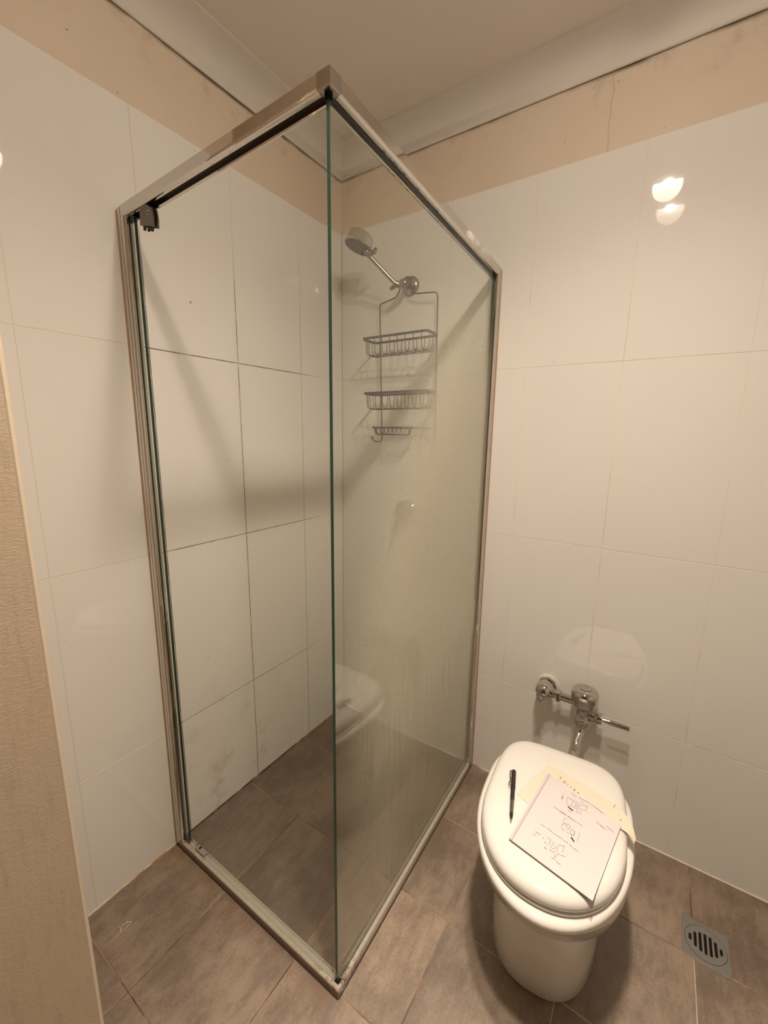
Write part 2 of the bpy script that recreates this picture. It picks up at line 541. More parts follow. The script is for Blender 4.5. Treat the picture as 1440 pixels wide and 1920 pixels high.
def lay(parent, f, cuts):
    for i in range(len(cuts) - 1):
        for k in range(4):
            a0, a1 = cuts[i] + J, cuts[i+1] - J
            z0, z1 = ROWS[k] + J, ROWS[k+1] - (J if k < 3 else 0)
            t = [random.uniform(-0.00025, 0.00025) for _ in range(3)]
            def g(a, z, d, t=t, a0=a0, a1=a1, z0=z0, z1=z1):
                u = (a - a0) / (a1 - a0); v = (z - z0) / (z1 - z0)
                return f(a, z, d + (t[0]*u*0.3 + t[1]*v*0.3 if d > -0.0001 else 0))
            rings = [tile_ring(g, a0, a1, z0, z1, 0, -0.0039), tile_ring(g, a0, a1, z0, z1, 0, -0.0004), tile_ring(g, a0, a1, z0, z1, 0.0004, 0.0)]
            obj('wall_tile', MB().loft(rings, cap0=False), M['tile'], parent, smooth=0)
lay(wall_left, lambda a, z, d: (d, -a, z), [0.0, 0.2577, 0.5576, 0.8567, 1.1566, 1.2896])
lay(wall_back, lambda a, z, d: (a, -d, z), [0.0, 0.2115, 0.5115, 0.8114, 1.1081, 1.4072, 1.7072, 2.0072, XR])
o = obj('painted_band', MB().box((-BAND - 0.002, YN, TT), (-BAND + 0.0004, 0.0, CEIL)), M['band'], wall_left, smooth=0, label='beige painted strip above the wall tiles')
o = obj('painted_band', MB().box((-BAND, BAND - 0.0004, TT), (XR, BAND + 0.002, CEIL)), M['band'], wall_back, smooth=0, label='beige painted strip above the wall tiles with a hairline crack')

# wall end close to the camera (rolled paint, rounded corner bead)
poly = [(XN, YF), (XN, YN - 0.012)]
for k in range(7):
    a = math.pi / 2 * k / 6
    poly.append((XN - 0.006 + 0.006*math.cos(a), YN - 0.006 + 0.006*math.sin(a)))
poly += [(-0.02, YN), (-0.02, YF)]
wall_side = struct('wall_side', MB().prism(poly, -0.05, CEIL + 0.04), M['plaster'], smooth=40)
bead = [(XN + 0.0002, YN - 0.0080), (XN + 0.0016, YN - 0.0055)]
for k in range(7):
    a = math.pi / 2 * k / 6
    bead.append((XN - 0.006 + 0.0076*math.cos(a), YN - 0.006 + 0.0076*math.sin(a)))
bead += [(XN - 0.016, YN + 0.001), (XN - 0.010, YN - 0.010)]
obj('corner_bead', MB().prism(bead, 0.0, CEIL), M['bead'], wall_side, smooth=40, label='pale rounded corner bead')
struct('wall_right', MB().box((XR, YF - 0.1, -0.06), (XR + 0.1, 0.02, CEIL + 0.05)), M['paint'], smooth=0)
struct('wall_front', MB().box((-0.02, YF - 0.1, -0.06), (XR + 0.1, YF, CEIL + 0.05)), plain('dark_hall', (0.16, 0.125, 0.095), 0.6), smooth=0)  # dark brown stands in for the unlit hall behind the camera
struct('ceiling', MB().box((-0.1, YF - 0.1, CEIL), (XR + 0.1, 0.1, CEIL + 0.08)), M['ceiling'], smooth=0)

# cornices
def cornice_profile():
    p = [(0.0, ZC), (0.005, ZC), (0.010, ZC + 0.006)]
    for k in range(1, 8):
        a = k / 8
        # a shallow cove
        x = 0.010 + 0.066 * a; z = ZC + 0.006 + 0.070 * a
        s = 0.012 * math.sin(math.pi * a)
        p.append((x - s * 0.7, z + s * 0.7))
    p += [(0.076, CEIL - 0.009), (0.084, CEIL - 0.006), (0.086, CEIL)]
    return p
cp = cornice_profile()
m = MB()
ra = [(p, -p, z) for p, z in cp] + [(-0.004, 0.004, CEIL)]
rb = [(p, YN, z) for p, z in cp] + [(-0.004, YN, CEIL)]
m.loft([ra, rb])
struct('trim_1', m, M['cornice'], smooth=50)
m = MB()
ra = [(p, -p, z) for p, z in cp] + [(-0.004, 0.004, CEIL)]
rb = [(XR, -p, z) for p, z in cp] + [(XR, 0.004, CEIL)]
m.loft([ra, rb])
struct('trim_2', m, M['cornice'], smooth=50)

# sealant beads along the floor
def bead_run(name, pts, r):
    m = MB()
    path = []
    for (a, b) in zip(pts[:-1], pts[1:]):
        n = max(2, int((Vector(b) - Vector(a)).length / 0.02))
        for k in range(n):
            path.append(Vector(a).lerp(Vector(b), k / n))
    path.append(Vector(pts[-1]))
    R = [r * random.uniform(0.75, 1.2) for _ in path]
    m.tube(path, R, 6)
    return struct(name, m, M['seal'], smooth=60)
bead_run('trim_3', [(0.0005, YN + 0.002, 0.0005), (0.0005, -0.002, 0.0005)], 0.0036)
bead_run('trim_4', [(0.002, -0.0005, 0.0005), (XR, -0.0005, 0.0005)], 0.0036)

# ---------------------------------------------------------------- shower screen
A0 = Vector((0.0, -0.911)); A1 = Vector((0.7205, -0.9095))      # outer line of the door side (plan)
B1 = Vector((0.7085, 0.0))                                      # outer line of the glass side ends on the back wall
ZR0, ZRC, ZR1 = 1.957, 1.9845, 1.957                            # top of rail: left wall, corner, back wall
screen = thing('shower_screen', 'aluminium framed corner shower screen with one soapy glass panel and an open doorway', 'shower screen', (0.36, -0.46, 0.0))

def extrude_profile(A, B, zA, zB, prof, flip, t0=0.0, t1=1.0):
    """sweep (depth, height) profile from A to B in plan; depth runs to the left of A->B (or right with flip)"""
    d = (B - A).normalized()
    nrm = Vector((-d.y, d.x)) * (-1 if flip else 1)
    rings = []
    for t in (t0, t1):
        p = A.lerp(B, t); z = zA + (zB - zA) * t
        rings.append([(p.x + nrm.x*q, p.y + nrm.y*q, z + h) for q, h in prof])
    return MB().loft(rings)
RAIL = [(0,0),(0,-.0205),(.0004,-.0225),(.0014,-.0243),(.0028,-.0257),(.0046,-.0267),(.0070,-.0273),(.0115,-.0275),(.0115,-.012),(.0215,-.012),(.0215,-.033),(.0225,-.036),(.0262,-.036),(.0262,-.002),(.0245,0)]
obj('top_rail', extrude_profile(A0, A1, ZR0, ZRC, RAIL, False, 0.030, 0.962), M['alu'], screen, label='polished rail above the open doorway', smooth=0)
obj('top_rail', extrude_profile(A1, B1, ZRC, ZR1, RAIL, False, 0.030, 0.975), M['alu'], screen, label='polished rail above the glass panel', smooth=0)
# dark groove liners
GRV = [(.0116,-.0125),(.0214,-.0125),(.0214,-.016),(.0116,-.016)]
obj('rail_groove', extrude_profile(A0, A1, ZR0, ZRC, GRV, False, 0.032, 0.955), M['groove_metal'], screen)
obj('rail_groove', extrude_profile(A1, B1, ZRC, ZR1, GRV, False, 0.035, 0.97), M['rubber'], screen)
# corner cap
c = A1
cap = MB()
s_ = 0.0285
def capring(z, ins):
    return [(c.x + 0.0012 - ins, c.y - 0.0012 + ins, z), (c.x + 0.0012 - ins, c.y + s_ - ins, z), (c.x - s_ + ins, c.y + s_ - ins, z), (c.x - s_ + ins, c.y - 0.0012 + ins, z)]
cap.loft([capring(ZRC - 0.0275, 0.002), capring(ZRC - 0.0255, 0.0), capring(ZRC - 0.001, 0.0), capring(ZRC + 0.0015, 0.0025)])
obj('corner_cap', cap, M['alu_dark'], screen, label='dull grey corner cap', smooth=0)
obj('corner_plug', MB().box((c.x - 0.021, c.y + 0.010, ZRC - 0.034), (c.x - 0.011, c.y + 0.020, ZRC - 0.0276)), M['dark'], screen, label='black corner block under the cap', smooth=0)

# wall jambs (plan profile: out of the wall, across)
JB = [(0,0),(.017,0),(.017,.002),(.0195,.002),(.0195,0),(.029,.0005),(.033,.003),(.034,.007),(.034,.0112),(.020,.0112),(.020,.0218),(.024,.0218),(.024,.0265),(.022,.029),(0,.029)]
def jamb(flat):
    pts = []
    for a, q in JB:
        if flat == 'left':
            pts.append((a, A0.y + q))
        else:
            pts.append((B1.x - q, -a))
    return pts
obj('wall_jamb', MB().prism(jamb('left'), 0.0, ZR0 - 0.001), M['alu'], screen, label='polished jamb on the left wall', smooth=0)
obj('wall_jamb', MB().prism(jamb('back'), 0.0, ZR1 - 0.001), M['alu'], screen, label='polished jamb on the back wall', smooth=0)
obj('jamb_groove', MB().box((0.0201, A0.y + 0.0113, 0.01), (0.0240, A0.y + 0.0217, 1.93)), M['groove_metal'], screen, smooth=0)
obj('jamb_groove', MB().box((B1.x - 0.0217, -0.0260, 0.01), (B1.x - 0.0113, -0.0201, 1.93)), M['groove_metal'], screen, smooth=0)
obj('jamb_sealant', MB().tube([(0.0008, A0.y - 0.0002, z) for z in [0.0, 0.4, 0.8, 1.2, 1.6, 1.951]], [0.0026, 0.0022, 0.0020, 0.0022, 0.0024, 0.0022], 8), M['jamb_seal'], screen, label='yellowed sealant along the left jamb')
obj('jamb_sealant', MB().tube([(B1.x + 0.0002, -0.0008, z) for z in [0.0, 0.4, 0.8, 1.2, 1.6, 1.951]], [0.0030, 0.0020, 0.0018, 0.0020, 0.0022, 0.0020], 8), M['jamb_seal'], screen, label='yellowed sealant along the back jamb')

# floor sills
SILL = [(0,0),(0,.0195),(.0012,.0228),(.0035,.0240),(.0105,.0240),(.0112,.0232),(.0112,.0165),(.0125,.0165),(.0125,.0195),(.0265,.0195),(.0265,.0225),(.0295,.0225),(.0305,.0210),(.0305,0)]
sill1 = obj('floor_sill', extrude_profile(A0, A1, 0, 0, SILL, False, 0.048, 0.962), M['alu_sill'], screen, label='grimy sill across the open doorway', smooth=0)
SILG = [(0,0),(0,.0185),(.0012,.0225),(.003,.0240),(.0112,.0240),(.0118,.0225),(.0118,.012),(.0215,.012),(.0215,.0185),(.0240,.0185),(.0245,0)]
obj('floor_sill', extrude_profile(A1, B1, 0, 0, SILG, False, 0.030, 0.968), M['alu_sill'], screen, label='sill under the glass panel', smooth=0)
obj('insert_strip', extrude_profile(A0, A1, 0, 0, [(.0135,.0196),(.0135,.0203),(.0255,.0203),(.0255,.0196)], False, 0.22, 0.945), M['insert'], sill1, label='grey green strip in the sill track')
# rusty dirt line under the sills
obj('dirt_line', extrude_profile(A0, A1, 0, 0, [(-.0035,0),(-.0025,.0012),(.001,.0022),(.001,0)], False, 0.0, 1.0), plain('black_brown_dirt', (0.035, 0.017, 0.010), 0.8, grain=0.5, gscale=50), screen)
obj('dirt_line', extrude_profile(A1, B1, 0, 0, [(-.0030,0),(-.0022,.0010),(.001,.0020),(.001,0)], False, 0.0, 0.99), M['rubber'], screen)
# corner foot
ft = MB()
def footring(z, ins):
    return [(c.x + 0.001 - ins, c.y - 0.001 + ins, z), (c.x + 0.001 - ins, c.y + 0.027 - ins, z), (c.x - 0.0275 + ins, c.y + 0.027 - ins, z), (c.x - 0.0275 + ins, c.y - 0.001 + ins, z)]
ft.loft([footring(0, 0), footring(0.021, 0), footring(0.024, 0.002)])
ft.box((c.x - 0.022, c.y + 0.010, 0.0240), (c.x - 0.008, c.y + 0.024, 0.0246), 1)
obj('corner_foot', ft, [M['alu_sill'], M['dark']], screen, label='grimy corner foot', smooth=0)

# glass panel: two faces, green edge
GD0, GD1 = 0.0125, 0.0202
def plan(A, B, t, q):
    d = (B - A).normalized(); n = Vector((-d.y, d.x))
    p = A.lerp(B, t) + n * q
    return p
g0a = plan(A1, B1, 0.0160, GD0); g0b = plan(A1, B1, 0.0160, GD1)
g1a = plan(A1, B1, 0.965, GD0); g1b = plan(A1, B1, 0.965, GD1)
ztA, ztB, zb = ZRC - 0.0155, ZR1 - 0.0155, 0.0135
P = [(g0a.x,g0a.y,zb),(g1a.x,g1a.y,zb),(g1b.x,g1b.y,zb),(g0b.x,g0b.y,zb),(g0a.x,g0a.y,ztA),(g1a.x,g1a.y,ztB),(g1b.x,g1b.y,ztB),(g0b.x,g0b.y,ztA)]
ztA2 = ZRC - 0.0375
gm = MB()
gm.add(P, [(0,1,5,4)], 0)
gm.add(P, [(2,3,7,6)], 1)
gm.add(P, [(0,3,2,1),(4,5,6,7),(3,0,4,7),(1,2,6,5)], 2)
glass = obj('glass_panel', gm, [M['glass'], M['glass_clear'], M['glass_edge']], screen, smooth=0, label='glass panel clouded by dried soap towards the wall')
# narrow fixed glass strip beside the left jamb
gs = MB()
x0, x1, y0, y1, z0, z1 = 0.0241, 0.059, A0.y + 0.0125, A0.y + 0.0203, 0.030, 1.930
P = [(x0,y0,z0),(x1,y0,z0),(x1,y1,z0),(x0,y1,z0),(x0,y0,z1),(x1,y0,z1),(x1,y1,z1),(x0,y1,z1)]
gs.add(P, [(0,1,5,4),(2,3,7,6)], 0)
gs.add(P, [(0,3,2,1),(4,5,6,7),(1,2,6,5),(3,0,4,7)], 1)
obj('glass_strip', gs, [M['glass_clear'], M['glass_edge_dark']], screen, smooth=0, label='narrow green edged glass strip beside the left jamb')

# broken door pivot: clamp plate still hanging under the rail
ang = 0.0
def rot(p):
    return p
pv = MB()
px0, px1, pz0, pz1 = 0.098, 0.156, 1.886, 1.930
yo_ = A0.y + 0.006
out = [(px0, pz0 + 0.010), (px0 + 0.018, pz0 + 0.006), (px0 + 0.040, pz0), (px1, pz0 - 0.006), (px1 + 0.001, pz0 + 0.018), (px1 - 0.003, pz1 - 0.008), (px0 + 0.024, pz1 + 0.010), (px0 + 0.004, pz1 + 0.004)]
n = len(out)
for dy0, dy1 in ((0.0, 0.004), (0.0115, 0.0155)):
    fr = [(x, yo_ + dy0, z) for x, z in out]; bk = [(x, yo_ + dy1, z) for x, z in out]
    pv.loft([fr, bk])
pivot = obj('pivot_clamp', pv, plain('dull_grey_clamp', (0.17, 0.145, 0.125), 0.42, 0.5, grain=0.2, gscale=200), screen, smooth=0, label='dull grey clamp of the missing door, hanging under the rail')
obj('clamp_block', MB().box((px0 + 0.006, yo_ + 0.0046, pz0 + 0.014), (px1 - 0.008, yo_ + 0.0114, pz1 - 0.004)), M['rubber'], pivot, smooth=0)
obj('clamp_screw', MB().lathe([(0.0001, -0.0006), (0.0052, -0.0006), (0.0060, 0.0), (0.0060, 0.001)], (px0 + 0.042, yo_ - 0.0003, pz0 + 0.028), (0, 1, 0), 16).lathe([(0.0001, -0.0010), (0.0022, -0.0010), (0.0022, 0.0)], (px0 + 0.042, yo_ - 0.0006, pz0 + 0.028), (0, 1, 0), 8, mi=1), [M['alu_dark'], M['dark']], pivot)
obj('pivot_pin', MB().lathe([(0.007, 0), (0.007, 0.030), (0.010, 0.032), (0.010, 0.040)], (0.118, yo_ + 0.010, pz1 - 0.004), (0, 0, 1), 14), M['alu_dark'], screen)
pa = MB()
pa.loft([[(0.070, yo_ + 0.004, 1.936), (0.128, yo_ + 0.004, 1.938), (0.128, yo_ + 0.016, 1.938), (0.070, yo_ + 0.016, 1.936)], [(0.066, yo_ + 0.004, 1.9445), (0.140, yo_ + 0.004, 1.9465), (0.140, yo_ + 0.016, 1.9465), (0.066, yo_ + 0.016, 1.9445)]])
obj('pivot_arm', pa, M['alu_dark'], screen, smooth=0)
sh = MB()
for k in range(9):
    xx = random.uniform(px0 - 0.006, px1 - 0.004); zz = pz0 + 0.010 - (xx - px0) * 0.14
    ln = random.uniform(0.006, 0.018)
    a = (xx, yo_ + 0.006, zz + 0.005); b_ = (xx + random.uniform(0.006, 0.012), yo_ + 0.007, zz + 0.004); d_ = (xx + random.uniform(-0.005, 0.010), yo_ + 0.006, zz - ln)
    sh.add([a, b_, d_, (a[0], yo_ + 0.013, a[2]), (b_[0], yo_ + 0.013, b_[2]), (d_[0], yo_ + 0.012, d_[2])], [(0,1,2),(5,4,3),(0,3,4,1),(1,4,5,2),(2,5,3,0)])
obj('glass_shards', sh, M['glass_edge_dark'], pivot, smooth=0, label='broken glass left in the clamp')['kind'] = 'stuff'
# lower pivot block in the sill
lb = MB()
lb.box((0.094, A0.y + 0.0125, 0.0196), (0.140, A0.y + 0.0265, 0.0300))
lb.lathe([(0.0001, 0.0008), (0.0042, 0.0008), (0.0042, 0.0)], (0.108, A0.y + 0.0215, 0.0299), (0, 0, 1), 12, mi=1)
lb.box((0.107, A0.y + 0.0215, 0.0300), (0.111, A0.y + 0.0266, 0.0305), 1)
obj('pivot_block', lb, [plain('zinc_block', (0.42, 0.38, 0.36), 0.5, 0.4, grain=0.3, gscale=250), M['dark']], screen, smooth=0, label='grey lower pivot block in the sill')

# ---------------------------------------------------------------- shower arm and head
arm = thing('wall_shower', 'chrome shower arm and round head on the tiled back wall behind the glass', 'shower', (0.345, 0.0, 1.93))
RC = Vector((0.347, 0.0, 1.9615))
obj('wall_rose', MB().lathe([(0.0365, 0.0), (0.0365, 0.003), (0.034, 0.008), (0.026, 0.013), (0.014, 0.017), (0.014, 0.022)], RC, (0, -1, 0), 36), M['chrome_dull'], arm)
e0 = Vector((0.347, -0.018, 1.9600)); e1 = Vector((0.342, -0.080, 1.9450))
obj('elbow', MB().tube(arc_path([e0, (0.345, -0.060, 1.9560), e1, (0.330, -0.088, 1.950)], 0.02), [0.0125] * len(arc_path([e0, (0.345, -0.060, 1.9560), e1, (0.330, -0.088, 1.950)], 0.02)), 14).lathe([(0.0155, 0), (0.0155, 0.012), (0.013, 0.014)], (0.345, -0.050, 1.9575), (-0.02, -0.99, -0.13), 16), M['chrome_dull'], arm)
obj('swivel_knob', MB().tube([(0.326, -0.076, 1.945), (0.313, -0.086, 1.938), (0.306, -0.088, 1.933)], [0.006, 0.008, 0.0035], 10), M['chrome_dull'], arm)
h0 = Vector((0.330, -0.088, 1.950)); h1 = Vector((0.248, -0.150, 2.046))
obj('arm_tube', MB().tube([h0, h0.lerp(h1, 0.5), h1], 0.0078, 14), M['chrome_dull'], arm)
HC = Vector((0.214, -0.168, 2.0735))               # centre of spray face
ax = Vector((-0.22, -0.27, -0.93)).normalized()   # spray direction
head = obj('shower_head', MB().lathe([(0.0001, -0.046), (0.030, -0.046), (0.044, -0.042), (0.048, -0.036), (0.0495, -0.008), (0.0525, -0.006), (0.0535, -0.001), (0.0515, 0.0015), (0.049, 0.0015)], HC, ax, 48), M['chrome'], arm)
sf = MB().lathe([(0.0001, 0.0030), (0.020, 0.0030), (0.046, 0.0022), (0.0488, 0.0016), (0.0488, 0.0)], HC, ax, 48)
face = obj('spray_face', sf, M['spray'], head)
nz = MB()
u_ = ax.orthogonal().normalized(); w_ = ax.cross(u_)
for ring, cnt in ((0.010, 6), (0.020, 12), (0.030, 18), (0.040, 24)):
    for k in range(cnt):
        a = 2 * math.pi * k / cnt
        nz.lathe([(0.0016, 0.0), (0.0012, 0.0018), (0.0001, 0.0020)], HC + (u_*math.cos(a) + w_*math.sin(a)) * ring + ax * 0.0026, ax, 6)
obj('spray_nozzles', nz, M['rubber'], face)['kind'] = 'stuff'
hj = h1 + Vector((-0.006, -0.004, 0.006))
obj('head_joint', MB().tube([h1 + Vector((0.010, 0.006, -0.008)), hj, HC - ax * 0.010 + Vector((0.036, 0.022, -0.006))], [0.0105, 0.013, 0.009], 12).tube([hj + Vector((-0.016, -0.010, -0.006)), hj + Vector((0.0, 0.0, -0.004)), hj + Vector((0.026, 0.018, 0.004)), hj + Vector((0.031, 0.021, 0.016))], [0.006, 0.008, 0.0085, 0.006], 10), M['chrome_dull'], arm)

# mixer tap on the back wall
mix_ = thing('mixer_tap', 'round chrome mixer tap on the back wall, seen dimly through the soapy glass', 'tap', (0.348, 0.0, 1.00))
MC = Vector((0.348, 0.0, 1.060))
obj('cover_plate', MB().lathe([(0.056, 0.0), (0.056, 0.003), (0.052, 0.007), (0.030, 0.009), (0.0001, 0.009)], MC, (0, -1, 0), 40), M['chrome'], mix_)
obj('mixer_body', MB().lathe([(0.024, 0.008), (0.024, 0.040), (0.020, 0.050), (0.0001, 0.053)], MC, (0, -1, 0), 28), M['chrome'], mix_)
obj('lever', MB().tube([MC + Vector((0, -0.040, -0.010)), MC + Vector((-0.018, -0.052, -0.040)), MC + Vector((-0.030, -0.060, -0.085))], [0.008, 0.0065, 0.005], 10), M['chrome'], mix_)

# ---------------------------------------------------------------- hanging wire caddy
cad = thing('shower_caddy', 'tarnished wire shower caddy with two baskets hanging from the shower arm', 'shower caddy', (0.36, -0.06, 1.36))
YW = -0.036
wr = 0.0026
def wire_side(sx):
    if sx < 0:
        pts = [(0.341, -0.030, 1.985), (0.330, -0.036, 1.975), (0.314, YW, 1.935), (0.300, YW, 1.918), (0.2270, YW, 1.905), (0.2265, YW, 1.890), (0.2345, YW, 1.640), (0.2445, YW, 1.372), (0.2450, YW - 0.010, 1.362), (0.2450, -0.092, 1.362), (0.2440, -0.108, 1.377)]
    else:
        pts = [(0.353, -0.030, 1.985), (0.364, -0.036, 1.975), (0.372, YW, 1.935), (0.385, YW, 1.920), (0.4790, YW, 1.911), (0.4840, YW, 1.892), (0.4880, YW, 1.640), (0.4930, YW, 1.372), (0.4930, YW - 0.010, 1.362), (0.4930, -0.092, 1.362), (0.4920, -0.108, 1.377)]
    return arc_path(pts, 0.013, 5)
fr = MB()
for sx in (-1, 1):
    fr.tube(wire_side(sx), wr, 8)
fr.tube([(0.341, -0.030, 1.985), (0.347, -0.030, 1.9872), (0.353, -0.030, 1.985)], wr, 8)
for hx in (0.2440, 0.4920):
    fr.lathe([(0.0001, -0.005), (0.0036, -0.0036), (0.005, 0.0), (0.0036, 0.0036), (0.0001, 0.005)], (hx, -0.108, 1.379), (0, 0, 1), 10)
obj('hanging_frame', fr, M['wire'], cad)

def basket(name, x0, x1, zr, depth, nw, ywall=-0.0405, yfront=-0.135, flat=0.0045):
    rim = MB()
    rr = 0.016
    loop = []
    for (cx_, cy_, a0) in ((x1 - rr, yfront + rr, -90), (x1 - rr, ywall - rr, 0), (x0 + rr, ywall - rr, 90), (x0 + rr, yfront + rr, 180)):
        for k in range(6):
            a = math.radians(a0 + 90 * k / 5)
            loop.append((cx_ + rr*math.cos(a), cy_ + rr*math.sin(a)))
    # flat bar rim
    t_ = 0.0016
    cxm, cym = (x0+x1)/2, (ywall+yfront)/2
    def off(p, d):
        vx, vy = p[0]-cxm, p[1]-cym
        l = math.hypot(vx, vy)
        return (p[0] - vx/l*d, p[1] - vy/l*d)
    rings = []
    for p in loop + [loop[0]]:
        q = off(p, 2*t_)
        rings.append([(p[0], p[1], zr-flat), (p[0], p[1], zr+flat), (q[0], q[1], zr+flat), (q[0], q[1], zr-flat)])
    rim.loft(rings, False, False)
    b = obj(name, rim, M['wire'], cad)
    wb = MB()
    zb = zr - depth
    r = 0.0014
    for k in range(nw):
        xx = x0 + 0.026 + (x1 - x0 - 0.052) * k / (nw - 1)
        wb.tube(arc_path([(xx, yfront + 0.002, zr), (xx, yfront + 0.007, zb), (xx, ywall - 0.007, zb), (xx, ywall - 0.002, zr)], 0.014, 4), r, 6)
    for k in range(3):
        yy = yfront + 0.026 + (ywall - yfront - 0.052) * k / 2
        wb.tube(arc_path([(x0 + 0.002, yy, zr), (x0 + 0.007, yy, zb - 0.0022), (x1 - 0.007, yy, zb - 0.0022), (x1 - 0.002, yy, zr)], 0.014, 4), r, 6)
    obj('wire_grid', wb, M['wire'], b)
    return b
basket('upper_basket', 0.2080, 0.4990, 1.7575, 0.058, 8)
basket('lower_basket', 0.2140, 0.5020, 1.5520, 0.058, 8)
basket('soap_tray', 0.2330, 0.4060, 1.4190, 0.026, 7, yfront=-0.105, flat=0.0035)
cb = MB()
cb.tube([(0.2440, YW + 0.003, 1.4195), (0.4920, YW + 0.003, 1.4195)], 0.0018, 6)
cb.tube(arc_path([(0.440, YW, 1.4195), (0.440, YW - 0.02, 1.385), (0.452, YW - 0.035, 1.380), (0.456, YW - 0.038, 1.395)], 0.008), 0.0018, 6)
cb.tube(arc_path([(0.462, YW, 1.4195), (0.462, YW - 0.012, 1.410), (0.462, YW - 0.040, 1.410), (0.480, YW - 0.040, 1.385)], 0.008), 0.0018, 6)
obj('hook_bar', cb, M['wire'], cad)

# ---------------------------------------------------------------- toilet
YAW = 0.0721
TU = Vector((math.sin(YAW), -math.cos(YAW))); TV = Vector((math.cos(YAW), math.sin(YAW)))
TO_ = Vector((1.0936, -0.2792))
def tl(u, v, z):
    p = TO_ + TU * u + TV * v
    return (p.x, p.y, z)
toilet = thing('toilet', 'white ceramic toilet with its lid closed, standing against the back wall', 'toilet', (TO_.x + TU.x*0.15, TO_.y + TU.y*0.15, 0.0))
def egg(F, Wd, B, uc, nf, nb, z, N=72):
    pts = []
    for i in range(N):
        a = 2 * math.pi * i / N
        ca, sa = math.cos(a), math.sin(a)
        n = nf if ca > 0 else nb
        u = uc + ((F - uc) if ca > 0 else (uc - B)) * math.copysign(abs(ca) ** (2 / n), ca)
        v = Wd * math.copysign(abs(sa) ** (2 / n), sa)
        # keep width continuous between the two exponents
        pts.append(tl(u, v, z))
    return pts
def E(F, Wd, z, B=0.0, uc=0.20, nf=2.45, nb=4.2):
    return egg(F, Wd, B, uc, nf, nb, z)
pan = MB()
pan.loft([
    E(0.3450, 0.139, 0.000, -0.03, 0.09, 2.6, 5), E(0.3490, 0.142, 0.008, -0.03, 0.09, 2.6, 5), E(0.3520, 0.142, 0.08, -0.03, 0.09, 2.6, 5), E(0.3580, 0.141, 0.15, -0.03, 0.09, 2.55, 5),
    E(0.3660, 0.139, 0.215, -0.03, 0.10, 2.5, 5), E(0.3720, 0.140, 0.255, -0.03, 0.11, 2.4, 5), E(0.3800, 0.145, 0.270, -0.028, 0.13, 2.3, 5), E(0.3980, 0.160, 0.279, -0.025, 0.16, 2.15, 4.5),
    E(0.4150, 0.176, 0.286, -0.02, 0.19, 2.0, 4.2), E(0.4230, 0.1815, 0.295, -0.02, 0.20, 2.0, 4.2), E(0.4390, 0.1850, 0.322, -0.015, 0.20, 2.0, 4), E(0.4600, 0.1875, 0.355, -0.01, 0.195, 2.02, 4),
    E(0.4740, 0.189, 0.378, -0.008, 0.192, 2.03, 4), E(0.4800, 0.1895, 0.390, -0.008, 0.191, 2.03, 4), E(0.4790, 0.1885, 0.3975, -0.006, 0.191, 2.03, 4), E(0.473, 0.184, 0.4020, -0.002, 0.191, 2.03, 4), E(0.462, 0.175, 0.4035, 0.006, 0.191, 2.03, 4), E(0.440, 0.158, 0.4035, 0.02, 0.191, 2.03, 4)])
pan = obj('pan', pan, M['ceramic'], toilet, smooth=50)
def LID(ins, z, F=0.4605, Wd=0.1697, B=-0.0085):
    return egg(F - ins, Wd - ins, B + ins, 0.2354, 2.15, 4.4, z)
seat = MB().loft([LID(0.012, 0.4045), LID(0.004, 0.4055), LID(0.0015, 0.409), LID(0.002, 0.4145), LID(0.007, 0.4172)])
obj('seat', seat, M['seat'], toilet, smooth=50)
lid = MB().loft([LID(0.010, 0.4185), LID(0.003, 0.4195), LID(0.0, 0.4235), LID(0.0, 0.4320), LID(0.0025, 0.4390), LID(0.008, 0.4450), LID(0.018, 0.4490), LID(0.034, 0.4508), LID(0.07, 0.4512), LID(0.12, 0.4513)])
obj('lid', lid, M['seat'], toilet, smooth=50)
for sv in (-0.075, 0.075):
    obj('hinge', MB().lathe([(0.010, 0), (0.010, 0.050)], tl(0.002, sv - 0.025, 0.4125), (TV.x, TV.y, 0), 14), M['seat'], toilet)

# ---------------------------------------------------------------- flush valve
fv = thing('flush_valve', 'chrome flush valve with side handle on the wall behind the toilet', 'flush valve', (1.10, -0.05, 0.33))
VY = -0.060
VX = 1.1137
obj('caulk_patch', MB().lathe([(0.041, 0.0), (0.040, 0.002), (0.034, 0.004), (0.0001, 0.004)], (0.985, 0.0, 0.483), (0, -1, 0), 24), M['caulk'], fv, label='ragged white caulk round the wall flange')
obj('wall_flange', MB().lathe([(0.033, 0.003), (0.033, 0.009), (0.029, 0.013), (0.020, 0.016)], (0.982, 0.0, 0.483), (0, -1, 0), 8), M['chrome'], fv, smooth=0)
SP = Vector((0.981, VY, 0.488))
obj('stop_body', MB().lathe([(0.019, 0.010), (0.024, 0.022), (0.0295, 0.036), (0.0315, 0.050), (0.0295, 0.066), (0.024, 0.076), (0.016, 0.082)], (0.981, 0.0, 0.486), (0, -1, 0.05), 28), M['chrome'], fv)
obj('stop_cap', MB().lathe([(0.0165, 0.080), (0.0165, 0.090), (0.0085, 0.092), (0.0085, 0.102), (0.0105, 0.103), (0.0105, 0.109), (0.004, 0.111), (0.0001, 0.111)], (0.980, 0.0, 0.483), (-0.02, -1, -0.02), 8), M['chrome'], fv, smooth=20)
obj('coupling_nut', MB().lathe([(0.0190, 0.0), (0.0215, 0.003), (0.0215, 0.013), (0.0190, 0.016)], (1.024, VY, 0.4895), (1, 0, 0), 8), M['chrome'], fv, smooth=0)
obj('supply_tube', MB().lathe([(0.0185, -0.022), (0.0185, 0.004), (0.0145, 0.006), (0.0145, 0.085)], (1.008, VY, 0.4895), (1, 0, 0), 24), M['chrome'], fv)
